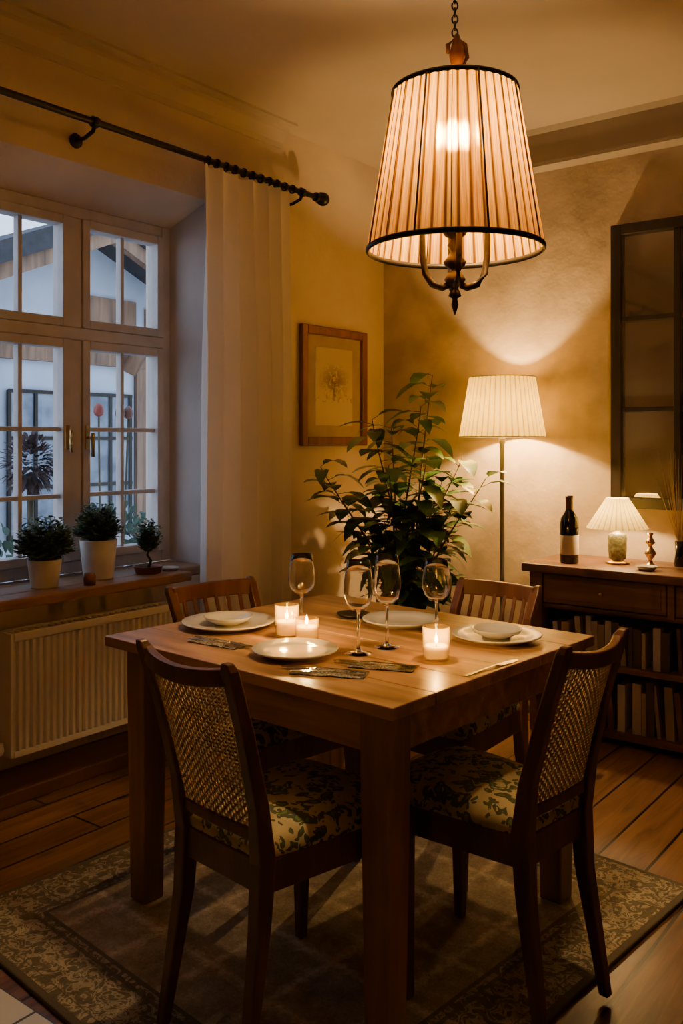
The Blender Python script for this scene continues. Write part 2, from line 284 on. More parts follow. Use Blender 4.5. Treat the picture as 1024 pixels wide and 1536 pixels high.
# ---------------------------------------------------------------- mesh builder
class MB:
    def __init__(s): s.v=[]; s.f=[]; s.m=[]; s.sm=[]; s.mats=[]
    def mi(s, mat):
        if mat not in s.mats: s.mats.append(mat)
        return s.mats.index(mat)
    def add(s, vs, fs, mat, smooth=False, mtx=None):
        o = len(s.v); k = s.mi(mat)
        for v in vs:
            v = Vector(v)
            s.v.append(mtx @ v if mtx else v)
        for f in fs: s.f.append([i+o for i in f]); s.m.append(k); s.sm.append(smooth)
    def box(s, a, b, mat, mtx=None):
        x0,y0,z0=a; x1,y1,z1=b
        vs=[(x0,y0,z0),(x1,y0,z0),(x1,y1,z0),(x0,y1,z0),(x0,y0,z1),(x1,y0,z1),(x1,y1,z1),(x0,y1,z1)]
        s.add(vs,[(0,3,2,1),(4,5,6,7),(0,1,5,4),(1,2,6,5),(2,3,7,6),(3,0,4,7)],mat,False,mtx)
    def loft(s, rings, mat, smooth=False, closed_ends=True, mtx=None, loop=True):
        n=len(rings[0]); vs=[p for r in rings for p in r]; fs=[]
        for i in range(len(rings)-1):
            for j in range(n if loop else n-1):
                k=(j+1)%n
                fs.append((i*n+j,i*n+k,(i+1)*n+k,(i+1)*n+j))
        if closed_ends and loop:
            fs.append(tuple(range(n-1,-1,-1))); fs.append(tuple(range((len(rings)-1)*n,len(rings)*n)))
        s.add(vs,fs,mat,smooth,mtx)
    def post(s, pts, hs, mat, mtx=None):
        rings=[]
        for p,h in zip(pts,hs):
            hx,hy=(h if isinstance(h,tuple) else (h,h))
            rings.append([(p[0]-hx,p[1]-hy,p[2]),(p[0]+hx,p[1]-hy,p[2]),(p[0]+hx,p[1]+hy,p[2]),(p[0]-hx,p[1]+hy,p[2])])
        s.loft(rings,mat,False,True,mtx)
    def rail(s, pts, hw, hh, mat, mtx=None):
        rings=[]; n=len(pts)
        for i,p in enumerate(pts):
            a=Vector(pts[max(0,i-1)]); b=Vector(pts[min(n-1,i+1)]); d=b-a; d.z=0; d.normalize()
            q=Vector((-d.y,d.x,0))*hw; p=Vector(p); z=Vector((0,0,hh))
            rings.append([p-q-z,p+q-z,p+q+z,p-q+z])
        s.loft(rings,mat,False,True,mtx)
    def tube(s, pts, r, mat, seg=10, mtx=None):
        rings=[]; n=len(pts); pts=[Vector(p) for p in pts]
        rs = r if isinstance(r,(list,tuple)) else [r]*n
        for i,p in enumerate(pts):
            d=(pts[min(n-1,i+1)]-pts[max(0,i-1)]).normalized()
            up=Vector((0,0,1)) if abs(d.z)<.9 else Vector((1,0,0))
            a=d.cross(up).normalized(); b=d.cross(a).normalized()
            rings.append([p+a*rs[i]*cos(2*pi*k/seg)+b*rs[i]*sin(2*pi*k/seg) for k in range(seg)])
        s.loft(rings,mat,True,True,mtx)
    def lathe(s, prof, mat, seg=32, c=(0,0,0), pleat=0, npl=0, mtx=None):
        rings=[]
        for r,z in prof:
            ring=[]
            for k in range(seg):
                t=2*pi*k/seg; rr=max(r,.0002)*(1+(pleat*abs(sin(npl*t/2)) if pleat else 0))
                ring.append((c[0]+rr*cos(t),c[1]+rr*sin(t),c[2]+z))
            rings.append(ring)
        s.loft(rings,mat,True,False,mtx)
    def ball(s, c, r, mat, seg=12, sz=None):
        sz = sz or r; n=seg//2
        s.lathe([(r*sin(pi*i/n), -sz*cos(pi*i/n)) for i in range(n+1)], mat, seg, c)
    def frameyz(s, x0, x1, y0, y1, z0, z1, w, mat):
        s.box((x0,y0,z0),(x1,y0+w,z1),mat); s.box((x0,y1-w,z0),(x1,y1,z1),mat)
        s.box((x0,y0+w,z0),(x1,y1-w,z0+w),mat); s.box((x0,y0+w,z1-w),(x1,y1-w,z1),mat)
    def obj(s, name, loc=(0,0,0), rot=0, bevel=0, parent=None, rot3=None):
        me=bpy.data.meshes.new(name); me.from_pydata([tuple(v) for v in s.v],[],s.f)
        for mt in s.mats: me.materials.append(mt)
        me.polygons.foreach_set('material_index', s.m); me.polygons.foreach_set('use_smooth', s.sm); me.update()
        o=bpy.data.objects.new(name,me); COL.objects.link(o)
        o.location=loc; o.rotation_euler=rot3 or (0,0,rot)
        if bevel:
            b=o.modifiers.new('bevel','BEVEL'); b.width=bevel; b.segments=2; b.limit_method='ANGLE'; b.angle_limit=math.radians(40)
        if parent: o.parent=parent
        return o
def empty(name, loc=(0,0,0), rot=0):
    e=bpy.data.objects.new(name,None); e.empty_display_size=.1; COL.objects.link(e); e.location=loc; e.rotation_euler=(0,0,rot); return e
def light(name, loc, w, col, r=.03, parent=None):
    l=bpy.data.lights.new(name,'POINT'); l.energy=w; l.color=col; l.shadow_soft_size=r
    o=bpy.data.objects.new(name,l); COL.objects.link(o); o.location=loc
    if parent: o.parent=parent
    return o

# ---------------------------------------------------------------- room shell
XL, YB, ZC = -2.9, 4.15, 2.81
XR, YF = 1.3, -1.3
WY0, WY1, WZ0, WZ1 = 1.76, 2.80, .71, 2.36
XO = -3.32
b=MB()
b.box((XO,YF-.1,-.02),(XL,WY0,ZC),M['wall'])
b.box((XO,WY1,-.02),(XL,YB+.12,ZC),M['wall'])
b.box((XO,WY0,-.02),(XL,WY1,WZ0),M['wall'])
b.loft([[(XL,y,WZ1),(XL,y,ZC),(XO,y,ZC),(XO,y,2.27),(-3.15,y,2.27)] for y in (WY0,WY1)],M['wall'])
b.box((-3.15,WY1-.004,WZ0),(XL-.0005,WY1+.001,WZ1-.003),M['reveal'])
b.obj('wall_left')
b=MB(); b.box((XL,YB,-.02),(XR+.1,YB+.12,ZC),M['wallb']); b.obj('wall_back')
b=MB(); b.box((XR,YF,-.02),(XR+.1,YB,ZC),M['wall']); b.obj('wall_right')
b=MB(); b.box((XL,YF-.1,-.02),(XR+.1,YF,ZC),M['wall']); b.obj('wall_front')
b=MB(); b.box((XO,YF-.1,ZC),(XR+.1,YB+.12,ZC+.1),M['ceil']); b.obj('ceiling')
b=MB()
b.box((XO,1.2,-.1),(XR+.1,YB+.12,0),M['planks'])
b.box((-1.2,YF-.1,-.1),(XR+.1,1.2,0),M['planks'])
b.box((XO,YF-.1,-.1),(-1.2,1.2,0),M['tiles'])
b.obj('floor')
b=MB(); b.box((XL,YF,0),(XL+.022,YB,.13),M['base']); b.box((XL+.001,YF+.001,0),(XL+.03,YB-.001,.05),M['base']); b.obj('baseboard_left',bevel=.004)
b=MB(); b.box((XL+.03,YB-.022,0),(XR,YB,.13),M['base']); b.obj('baseboard_back',bevel=.004)
b=MB()
prof=[(0,0),(0,-.10),(.012,-.10),(.016,-.075),(.05,-.03),(.055,-.012),(.11,-.012),(.11,0)]
b.loft([[(XL+x,y,ZC+z) for x,z in prof] for y in (YF,3.28)],M['ceil'])
b.obj('trim_1')
b=MB()
prof=[(0,0),(0,-.18),(.10,-.18),(.10,-.165),(.09,-.155),(.09,-.02),(.12,0)]
b.loft([[(x,YB-p[0],ZC+p[1]) for p in prof] for x in (-2.62,XR)],M['beam'])
b.obj('trim_2')

# ---------------------------------------------------------------- window
e=empty('window_1',(0,0,0))
fx0,fx1=-3.22,-3.15
b=MB(); W=M['winframe']
b.frameyz(fx0,fx1,WY0,WY1,.75,2.27,.05,W)
ym=(WY0+WY1)/2
b.box((fx0+.002,WY0+.05,1.715),(fx1+.012,WY1-.05,1.765),W)
b.box((fx0+.004,ym-.03,.80),(fx1+.006,ym+.03,1.715),W); b.box((fx0+.004,ym-.03,1.765),(fx1+.006,ym+.03,2.22),W)
b.obj('outer_frame',bevel=.005,parent=e)
b=MB(); g=MB()
for (y0,y1) in ((WY0+.051,ym-.031),(ym+.031,WY1-.051)):
    for (z0,z1,rows) in ((.801,1.714,[1.07,1.344]),(1.766,2.219,[])):
        s0=.036
        b.frameyz(-3.205,-3.135,y0,y1,z0,z1,s0,W)
        yc=(y0+y1)/2
        b.box((-3.19,yc-.009,z0+s0),(-3.155,yc+.009,z1-s0),W)
        for z in rows:
            b.box((-3.189,y0+s0,z-.009),(-3.156,yc-.009,z+.009),W); b.box((-3.189,yc+.009,z-.009),(-3.156,y1-s0,z+.009),W)
        g.box((-3.178,y0+.01,z0+.01),(-3.174,y1-.01,z1-.01),M['pane'])
b.obj('casements',bevel=.003,parent=e)
g.obj('panes',parent=e)
b=MB()
b.box((-3.1345,ym+.04,1.26),(-3.128,ym+.06,1.36),M['brass']); b.tube([(-3.13,ym+.05,1.31),(-3.095,ym+.05,1.31)],.006,M['brass'])
b.tube([(-3.095,ym+.05,1.33),(-3.095,ym+.05,1.30),(-3.095,ym+.05,1.23)],.008,M['brass'])
b.box((-3.1345,ym-.06,1.26),(-3.128,ym-.04,1.36),M['brass']); b.tube([(-3.105,ym-.05,1.34),(-3.105,ym-.05,1.25)],.007,M['brass'])
b.obj('handles',parent=e)
b=MB(); b.box((-3.15,WY0+.005,.712),(XL,WY1-.01,.75),M['sill']); b.box((XL,WY0-.1,.712),(-2.79,2.60,.75),M['sill'])
b.obj('window_sill',bevel=.006)

# ---------------------------------------------------------------- radiator
b=MB(); R=M['white']; ry0,ry1,rz0,rz1=1.76,2.57,.20,.63
b.box((-2.815,ry0+.01,rz0),(-2.80,ry1-.01,rz1-.005),R); b.box((-2.88,ry0+.01,rz0),(-2.865,ry1-.01,rz1-.005),R)
n=28
for i in range(n):
    y=ry0+.02+(ry1-ry0-.04)*(i+.5)/n
    b.loft([[(-2.80,y-.010,z),(-2.788,y-.005,z),(-2.788,y+.005,z),(-2.80,y+.010,z)] for z in (rz0+.022,rz1-.03)],R)
    b.box((-2.864,y-.003,rz1-.018),(-2.816,y+.003,rz1-.004),R)
b.box((-2.885,ry0,rz0-.0),(-2.792,ry0+.012,rz1),R); b.box((-2.885,ry1-.012,rz0),(-2.792,ry1,rz1),R)
b.box((-2.803,ry0+.012,rz1-.028),(-2.79,ry1-.012,rz1),R); b.box((-2.803,ry0+.012,rz0-.001),(-2.79,ry1-.012,rz0+.022),R)
b.box((-2.886,ry0+.012,rz1-.028),(-2.87,ry1-.012,rz1),R)
for y in (ry0+.2,ry1-.2): b.box((-2.898,y-.015,rz0+.05),(-2.88,y+.015,rz1-.08),R)
b.tube([(-2.84,ry0,.24),(-2.84,ry0-.03,.24),(-2.84,ry0-.045,.22),(-2.84,ry0-.045,0)],.010,R)
b.tube([(-2.84,ry0-.045,.24),(-2.79,ry0-.045,.24)],.02,R,14)
b.obj('radiator',bevel=.002)

# ---------------------------------------------------------------- curtain + rod
b=MB(); I=M['iron']
b.tube([(-2.78,-.6,2.487),(-2.78,3.40,2.487)],.013,I,14)
mt=Matrix.Translation((-2.78,3.40,2.487)) @ Matrix.Rotation(-pi/2,4,'X')
b.lathe([(.0,0),(.022,0),(.024,.012),(.014,.018),(.014,.03),(.03,.036),(.034,.06),(.03,.075),(.0,.08)],I,16,mtx=mt)
for y in (2.10,3.30,.2):
    b.tube([(-2.898,y,2.44),(-2.84,y,2.44),(-2.79,y,2.455),(-2.78,y,2.475)],.008,I,8)
    b.lathe([(0,0),(.028,0),(.028,.008),(0,.008)],I,14,mtx=Matrix.Translation((-2.899,y,2.44)) @ Matrix.Rotation(pi/2,4,'Y'))
    b.lathe([(.013,-.012),(.020,-.012),(.020,.012),(.013,.012)],I,16,mtx=Matrix.Translation((-2.78,y,2.487)) @ Matrix.Rotation(-pi/2,4,'X'))
for i in range(11):
    y=2.68+i*.055
    b.lathe([(.014,-.004),(.021,-.004),(.021,.004),(.014,.004)],I,16,mtx=Matrix.Translation((-2.78,y,2.485)) @ Matrix.Rotation(-pi/2,4,'X'))
b.obj('curtain_rod')
b=MB(); nu,nv=190,60; rings=[]
for j in range(nv+1):
    t=j/nv; z=2.463-t*(2.463-.02); ring=[]
    for i in range(nu+1):
        u=i/nu
        y0=2.645-.030*t; y1=3.225+.01*t
        amp=.022+.026*min(1,t*3)
        ph=u*2*pi*6.5+ .9*sin(u*7+1.3)+.35*sin(t*3+u*5)
        sh=sin(ph)+.25*sin(2*ph+.7)
        x=-2.775+amp*sh*(0.8+.2*sin(u*19))+.008*sin(u*11+t*2)
        x=max(x,-2.865)
        y=y0+(y1-y0)*u+.016*cos(ph)*u**.3
        ring.append((x,y,z))
    rings.append(ring)
b.loft(rings,M['curtain'],True,False,loop=False)
b.obj('curtain')

# ---------------------------------------------------------------- picture
cy,cz=3.686,1.575; e=empty('framed_picture',(-2.9,cy,cz))
b=MB(); hw,hh,fw=.273,.305,.045
b.frameyz(.002,.03,-hw,hw,-hh,hh,fw,M['frame'])
b.obj('frame',bevel=.006,parent=e)
b=MB(); b.box((.004,-hw+.02,-hh+.02),(.012,hw-.02,hh-.02),simple('mat_board',(.44,.34,.24),.8)); b.obj('mat_board',parent=e)
b=MB(); b.box((.011,-.155,-.2),(.014,.155,.2),M['art']); b.obj('sketch',parent=e)

# ---------------------------------------------------------------- rug
e=MB(); hx,hy=.71,.775
e.box((-hx,-hy,0),(hx,hy,.012),rug_mat(hx,hy))
e.obj('area_rug',(-1.56,1.975,.001),math.radians(-6),bevel=.004)

# ---------------------------------------------------------------- dining table
T=empty('dining_table',(-1.525,2.025,0),math.radians(-4))
b=MB(); nb=6; w=.915/nb
for i in range(nb):
    y0=-.465+i*w
    b.box((-.515,y0+.0004,.722),(.515,y0+w-.0004,.75),M['table'])
b.obj('tabletop',bevel=.0025,parent=T)
b=MB()
for sx in (-1,1):
    for sy in (-1,1):
        x,y=sx*.430,sy*.382
        b.post([(x,y,.013),(x,y,.60),(x,y,.722)],[.033,.040,.040],M['tableleg'])
b.obj('legs',bevel=.004,parent=T)
b=MB()
for sy in (-1,1): b.box((-.39,sy*.39-.012,.615),(.39,sy*.39+.012,.722),M['table'])
for sx in (-1,1): b.box((sx*.438-.012,-.342,.615),(sx*.438+.012,.342,.722),M['table'])
b.obj('apron',bevel=.003,parent=T)

# ---------------------------------------------------------------- chairs
def cushion(b, wr, wf, y0, y1, z0, h, mat):
    n=22
    def P(u,v,z):
        hw=wr+(wf-wr)*(v+1)/2
        return (u*hw, (y0+y1)/2+v*(y1-y0)/2, z)
    vs=[];fs=[]
    for j in range(n+1):
        for i in range(n+1):
            u=-1+2*i/n; v=-1+2*j/n
            u=math.copysign(abs(u)**.8,u); v=math.copysign(abs(v)**.8,v)
            k=(1-abs(u)**5)*(1-abs(v)**5)
            uu=u*math.sqrt(max(0,1-.10*v**6)); vv=v*math.sqrt(max(0,1-.10*u**6))
            vs.append(P(uu,vv,z0+.018+h*max(0,k)**.45*(1-.12*(u*u+v*v))))
    for j in range(n):
        for i in range(n):
            a=j*(n+1)+i; fs.append((a,a+1,a+n+2,a+n+1))
    o=len(vs)
    bord=[i for i in range(n+1)]+[j*(n+1)+n for j in range(1,n+1)]+[n*(n+1)+i for i in range(n-1,-1,-1)]+[j*(n+1) for j in range(n-1,0,-1)]
    for k in bord: vs.append((vs[k][0],vs[k][1],z0))
    m_=len(bord)
    for k in range(m_):
        k2=(k+1)%m_; fs.append((bord[k2],bord[k],o+k,o+k2))
    b.add(vs,fs,mat,True)
def chair(loc, ang, cane=True, wood_m=None, ztop=.86, tw=.178, rw=.15, fw=.188):
    wm=wood_m or M['chair']
    e=empty('dining_chair',(loc[0],loc[1],0),ang)
    b=MB(); fz=.0135
    yb=-.305
    for sx in (-1,1):
        b.post([(sx*(rw+.012),-.262,fz),(sx*rw,-.215,.30),(sx*rw,-.205,.44),(sx*(rw+.006),-.222,.56),(sx*(rw+.6*(tw-rw)),-.262,.72),(sx*tw,yb,ztop-.01),(sx*(tw+.002),yb-.008,ztop+.008)],
               [(.012,.012),(.018,.018),(.019,.022),(.015,.018),(.014,.016),(.015,.014),(.009,.010)],wm)
        b.post([(sx*fw,.188,fz),(sx*(fw-.008),.183,.36),(sx*(fw-.008),.183,.445)],[.012,.020,.021],wm)
    for (p,q) in (((-fw+.01,.185),(fw-.01,.185)),((-rw,-.205),(-fw+.008,.185)),((rw,-.205),(fw-.008,.185)),((-rw,-.205),(rw,-.205))):
        b.rail([(p[0],p[1],.41),(q[0],q[1],.41)],.012,.035,wm)
    def back(u,z):
        t=(z-.44)/(ztop-.44)
        hw=rw+(tw-rw)*t
        y=-.207-(abs(yb)-.207)*t**1.3
        return Vector((u*hw,y-.030*(1-u*u)*t,z))
    nn=12
    hh=.018 if cane else .026
    b.rail([back(-1+2*i/nn,ztop-.022)+Vector((0,0,-.014*(1-(-1+2*i/nn)**2) if cane else 0)) for i in range(nn+1)],.010,hh,wm)
    if cane:
        b.rail([back(-1+2*i/nn,.495) for i in range(nn+1)],.009,.014,wm)
    else:
        b.rail([back(-1+2*i/nn,.56) for i in range(nn+1)],.008,.016,wm)
        for k in range(6):
            u=-.70+k*.28
            a=back(u,.56); c=back(u,ztop-.03)
            mid=back(u,(ztop+.53)/2)
            b.post([tuple(a),tuple(mid),tuple(c)],[(.007,.004)]*3,wm)
    b.obj('frame',bevel=.004,parent=e)
    b=MB(); cushion(b,rw+.012,fw+.012,-.215,.205,.446,.040,M['floral']); b.obj('seat_cushion',parent=e)
    b=MB(); b.rail([(0,-.19,.44),(0,.19,.44)],rw-.0,.004,wm); b.obj('seat_board',parent=e)
    if cane:
        b=MB(); nx,nz=26,36; z0,z1=.50,ztop-.045
        vs=[];fs=[]
        for j in range(nz+1):
            for i in range(nx+1):
                u=-.95+1.9*i/nx; z=z0+(z1-z0)*j/nz
                vs.append(back(u,z))
        for j in range(nz):
            for i in range(nx):
                a=j*(nx+1)+i; bb=a+1; c=a+nx+2; d=a+nx+1
                if (i+j)%2==0:
                    fs+= [(a,bb,c,d)]
                else:
                    vs.append((vs[a]+vs[c])/2); m_=len(vs)-1
                    fs+= [(a,bb,m_),(bb,c,m_),(c,d,m_),(d,a,m_)]
        b.add(vs,fs,M['cane'])
        o=b.obj('cane_back',parent=e)
        w_=o.modifiers.new('weave','WIREFRAME'); w_.thickness=.0044; w_.use_even_offset=False
    return e
chair((-1.350,1.575),math.radians(-7),True,None,.86,.148,.130,.180)
chair((-1.065,1.925),math.radians(83),True,None,.865,.122,.122,.175)
chair((-1.865,2.055),math.radians(-100),False,M['chair2'],.822,.160,.145)
chair((-1.465,2.44),math.radians(176),False,M['chair2'],.812,.145,.142)

# ---------------------------------------------------------------- table ware
ZT=.7502
def plate(x,y,r,bowl=0):
    b=MB()
    b.lathe([(0,.004),(r*.55,.004),(r*.62,.003),(r*.60,0),(r*.68,0),(r*.72,.006),(r*.99,.016),(r,.0185),(r*.97,.020),(r*.70,.011),(r*.62,.008),(0,.007)],M['china'],48)
    if bowl:
        q=bowl
        b.lathe([(0,.0075),(q*.5,.0075),(q*.55,.010),(q*.9,.022),(q,.032),(q*.97,.033),(q*.86,.025),(q*.5,.014),(0,.012)],M['china'],40)
    return b.obj('dinner_plate',(x,y,ZT))
plate(-1.885,1.900,.138,.072); plate(-1.50,1.752,.112); plate(-1.175,2.225,.124,.07); plate(-1.50,2.235,.115)
def wine(x,y,h,r):
    b=MB(); s=h/.24; t=.0011
    outer=[(0,.001),(.034,.0),(.0345,.002),(.012,.006),(.005,.012),(.0042,.03),(.004,.10*s),(.006,.106*s)]
    zb=.106*s; bh=h-zb
    bowl=[(.10,.012),(.45,.05),(.80,.16),(.97,.32),(1.0,.42),(.96,.60),(.86,.80),(.76,1.0)]
    out_=[(r*a,zb+bh*c) for a,c in bowl]
    inn=[(max(.0005,r*a-t),zb+bh*c+(.002 if c<.1 else 0)) for a,c in reversed(bowl)]
    b.lathe(outer+out_+inn+[(0,zb+bh*.03+.002)],M['wine_glass'],40)
    b.obj('wine_glass',(x,y,ZT))
wine(-1.69,2.005,.218,.040); wine(-1.38,1.862,.240,.0385); wine(-1.362,1.965,.245,.037); wine(-1.332,2.165,.215,.0405)
def candle(x,y,r,h,wh=.6):
    e=empty('votive_candle',(x,y,ZT))
    b=MB(); b.lathe([(0,0),(r*.92,0),(r*.97,.004),(r,h),(r-.001,h+.0015),(r-.003,h),(r*.97-.003,.008),(0,.007)],M['cup'],40); b.obj('glass_cup',parent=e)
    b=MB(); rw=r-.0045; b.lathe([(0,.0075),(rw,.0075),(rw,h*wh),(rw*.8,h*wh-.003),(0,h*wh-.004)],M['wax'],28)
    b.tube([(0,0,h*wh-.005),(0,0,h*wh+.008)],.0009,M['iron'],6); b.obj('wax',parent=e)
    b=MB(); b.lathe([(0,0),(.0028,.003),(.0042,.009),(.003,.016),(.0012,.022),(0,.027)],M['flame'],12,(0,0,h*wh+.004)); b.obj('flame',parent=e)
    light('candle_light',(0,0,h*wh+.036),1.7,(1,.57,.15),.006,e)
candle(-1.66,1.905,.034,.088,.50); candle(-1.578,1.893,.0335,.062,.66); candle(-1.188,1.93,.034,.082,.44)
def napkin(x,y,ang,l=.17,w=.055):
    b=MB(); n=12; vs=[];fs=[]
    for j in range(5):
        for i in range(n+1):
            vs.append((-l/2+l*i/n,-w/2+w*j/4,.003+.0012*sin(i*1.1+j)))
    for j in range(4):
        for i in range(n): a=j*(n+1)+i; fs.append((a,a+1,a+n+2,a+n+1))
    b.add(vs,fs,M['napk'],True); b.box((-l/2+.001,-w/2+.001,0),(l/2-.001,w/2-.001,.0015),M['napk']); b.obj('patterned_napkin',(x,y,ZT),ang)
napkin(-1.315,1.660,.40,.18,.062); napkin(-1.250,1.785,.36,.16,.06); napkin(-1.745,1.723,.06,.17,.066)
def cutlery(kind,x,y,ang,z=.0045):
    b=MB(); S=M['steel']
    def strip(pts,mat=S):
        b.loft([[(px,-w/2,zz),(px,w/2,zz),(px,w/2,zz+.0014),(px,-w/2,zz+.0014)] for px,w,zz in pts],mat)
    strip([(-.095,.008,0),(-.085,.013,0),(-.05,.008,.001),(.02,.0045,.003),(.035,.006,.003)])
    if kind=='fork':
        strip([(.035,.006,.003),(.042,.018,.001),(.055,.021,0)])
        for k in range(4):
            o=-.0085+k*.00567
            b.box((.055,o-.0014,0),(.09,o+.0014,.0014),S)
    elif kind=='knife': strip([(.03,.006,.003),(.04,.016,.001),(.09,.019,0),(.115,.012,0),(.122,.003,0)])
    else: strip([(.035,.006,.003),(.045,.018,.001),(.062,.027,-.0005),(.078,.024,0),(.088,.008,.002)])
    b.obj('dinner_'+kind,(x,y,ZT+z),ang)
cutlery('fork',-1.312,1.650,.40+pi); cutlery('knife',-1.325,1.676,.40+pi); cutlery('spoon',-1.247,1.775,.36); cutlery('knife',-1.262,1.796,.36+pi)
cutlery('fork',-1.745,1.710,.06); cutlery('knife',-1.75,1.733,.03)
cutlery('knife',-1.04,1.93,1.45,.0)
b=MB(); b.lathe([(0,.003),(.035,.003),(.05,.012),(.052,.012),(.036,0),(0,0)],M['iron'],32); b.obj('dark_saucer',(-1.68,2.24,ZT))

# ---------------------------------------------------------------- chandelier
CH=empty('pendant_lamp',(-1.123,1.911,0))
zb,zt,rb,rt=1.765,2.148,.212,.150
b=MB(); b.lathe([(rb,0),(rb-(rb-rt)*.25,(zt-zb)*.25),(rb-(rb-rt)*.5,(zt-zb)*.5),(rb-(rb-rt)*.75,(zt-zb)*.75),(rt,zt-zb)],M['shade_big'],528,(0,0,0),.018,44)
b.obj('fabric_shade',(0,0,zb),parent=CH)
b=MB(); Z=M['bronze']
def torus(b,R,r,z,mat,seg=64):
    rings=[]
    for i in range(seg+1):
        t=2*pi*i/seg; rings.append([((R+r*cos(a))*cos(t),(R+r*cos(a))*sin(t),z+r*1.6*sin(a)) for a in [2*pi*k/8 for k in range(8)]])
    b.loft(rings,mat,True,False)
torus(b,rb+.002,.0046,zb,M['iron']); torus(b,rt+.002,.0042,zt,M['iron'])
for k in range(16):
    t=2*pi*k/16+.1; b.tube([((rb+.004)*cos(t),(rb+.004)*sin(t),zb),((rt+.004)*cos(t),(rt+.004)*sin(t),zt)],.0012 if k%2 else .0026,M['chair'],6)
for k in range(3):
    t=2*pi*k/3+.5; b.tube([(0,0,zt+.005),(rt*cos(t),rt*sin(t),zt)],.0025,Z,6)
b.obj('shade_rings',parent=CH)
b=MB()
st=[(0,1.605),(.003,1.61),(.009,1.63),(.006,1.645),(.016,1.652),(.012,1.662),(.008,1.67),(.020,1.678),(.026,1.692),(.019,1.705),(.009,1.715),(.024,1.725),(.028,1.735),(.017,1.748),(.010,1.76),(.019,1.775),(.011,1.79),(.026,1.80),(.031,1.808),(.013,1.818),(.008,1.83),(.007,1.95),(.013,1.955),(.013,1.985),(0,1.985)]
b.lathe(st,Z,24)
ra=Vector((.7922,.6103,0))
for a in (0,pi/2,pi,3*pi/2):
    c=Vector((ra.x*cos(a)-ra.y*sin(a), ra.x*sin(a)+ra.y*cos(a),0))
    pts=[(0.012,1.680),(.03,1.672),(.055,1.680),(.072,1.706),(.079,1.75),(.080,1.82),(.078,1.92),(.072,1.99),(.060,2.06),(.040,2.11),(.006,2.145)]
    b.tube([(c.x*r,c.y*r,z) for r,z in pts],[.008,.009,.009,.0085,.008,.007,.005,.0045,.004,.004,.003],Z,10)
dz=-.037
b.lathe([(.0,2.175+dz),(.03,2.18+dz),(.034,2.188+dz),(.018,2.20+dz),(.012,2.215+dz),(.016,2.225+dz),(.009,2.235+dz),(0,2.237+dz)],Z,20)
b.tube([(0,0,2.19),(.014,.011,2.21),(.024,.018,2.235),(.020,.015,2.265),(.0,0,2.282),(-.014,-.011,2.265),(-.012,-.010,2.245)],.006,M['rust'],8)
b.lathe([(0,2.21),(.014,2.215),(.019,2.24),(.012,2.27),(.006,2.29),(0,2.295)],M['rust'],12,(.004,.003,0))
z=2.295; k=0
while z<2.775:
    a=math.atan2(.61,.79)+(pi/2)*(k%2)
    pts=[]
    for i in range(13):
        t=2*pi*i/12; pts.append((.007*cos(t)*cos(a),.007*cos(t)*sin(a),z+.011*sin(t)))
    b.tube(pts,.0022,M['iron'],6); z+=.0165; k+=1
b.lathe([(0,2.765),(.012,2.768),(.02,2.785),(.05,2.8),(.055,2.809),(0,2.81)],Z,24)
b.obj('metalwork',parent=CH)
b=MB()
b.lathe([(0,1.985),(.012,1.985),(.013,1.995),(.0135,1.997)],M['china'],16); b.obj('lampholder',parent=CH)
b=MB(); b.ball((0,0,2.027),.03,M['filament'],20); b.obj('lit_bulb',parent=CH)

# ---------------------------------------------------------------- floor lamp
FL=empty('floor_lamp',(-2.043,3.925,0))
b=MB(); b.lathe([(0,0),(.13,0),(.135,.012),(.12,.02),(.03,.028),(.012,.045),(.011,1.28),(.016,1.285),(.016,1.33),(.010,1.34),(.010,1.37),(0,1.37)],M['grey'],28); b.obj('pole_and_base',parent=FL)
b=MB(); b.lathe([(.204,0),(.180,.14),(.156,.287)],M['shade_floor'],360,(0,0,0),.02,44); b.obj('pleated_shade',(0,0,1.316),parent=FL)
b=MB(); torus(b,.206,.002,1.316,M['linen']); torus(b,.158,.002,1.603,M['linen'])
for k in range(3):
    t=2*pi*k/3; b.tube([(0,0,1.345),(.204*cos(t),.204*sin(t),1.32)],.002,M['grey'],6)
b.obj('shade_rings',parent=FL)
light('bulb',(0,0,1.42),50,(1,.60,.225),.022,FL)

# ---------------------------------------------------------------- console
C=empty('console_cabinet',(0,0,0))
x0,x1,y0,y1=-1.80,-.55,3.72,4.125; K=M['console']
b=MB()
b.box((x0-.03,y0-.025,.712),(x1+.03,y1,.75),K)
b.obj('top',bevel=.006,parent=C)
b=MB()
for x in (x0,x1-.06):
    b.box((x,y0,0),(x+.06,y0+.06,.712),K); b.box((x,y1-.06,0),(x+.06,y1,.712),K)
b.box((x0+.01,y0+.06,.06),(x0+.035,y1-.06,.712),K); b.box((x1-.035,y0+.06,.06),(x1-.01,y1-.06,.712),K)
b.box((x0+.06,y1-.02,.05),(x1-.06,y1-.008,.712),K)
b.box((x0+.02,y0+.01,.56),(x1-.02,y0+.03,.575),K)
b.box((x0+.02,y0+.012,.315),(x1-.02,y1-.02,.34),K); b.box((x0+.02,y0+.012,.03),(x1-.02,y1-.02,.06),K)
b.box((x0+.02,y0+.03,.55),(x1-.02,y1-.02,.56),K)
b.box((-1.19,y0+.002,.565),(-1.16,y0+.03,.712),K)
b.obj('carcass',bevel=.003,parent=C)
b=MB()
for (a,c) in ((x0+.065,-1.195),(-1.155,x1-.065)):
    b.box((a,y0+.004,.58),(c,y0+.022,.705),K); b.box((a+.02,y0-.002,.60),(c-.02,y0+.006,.685),K)
    b.ball(((a+c)/2,y0-.012,.642),.011,M['brass'])
b.obj('drawers',bevel=.002,parent=C)
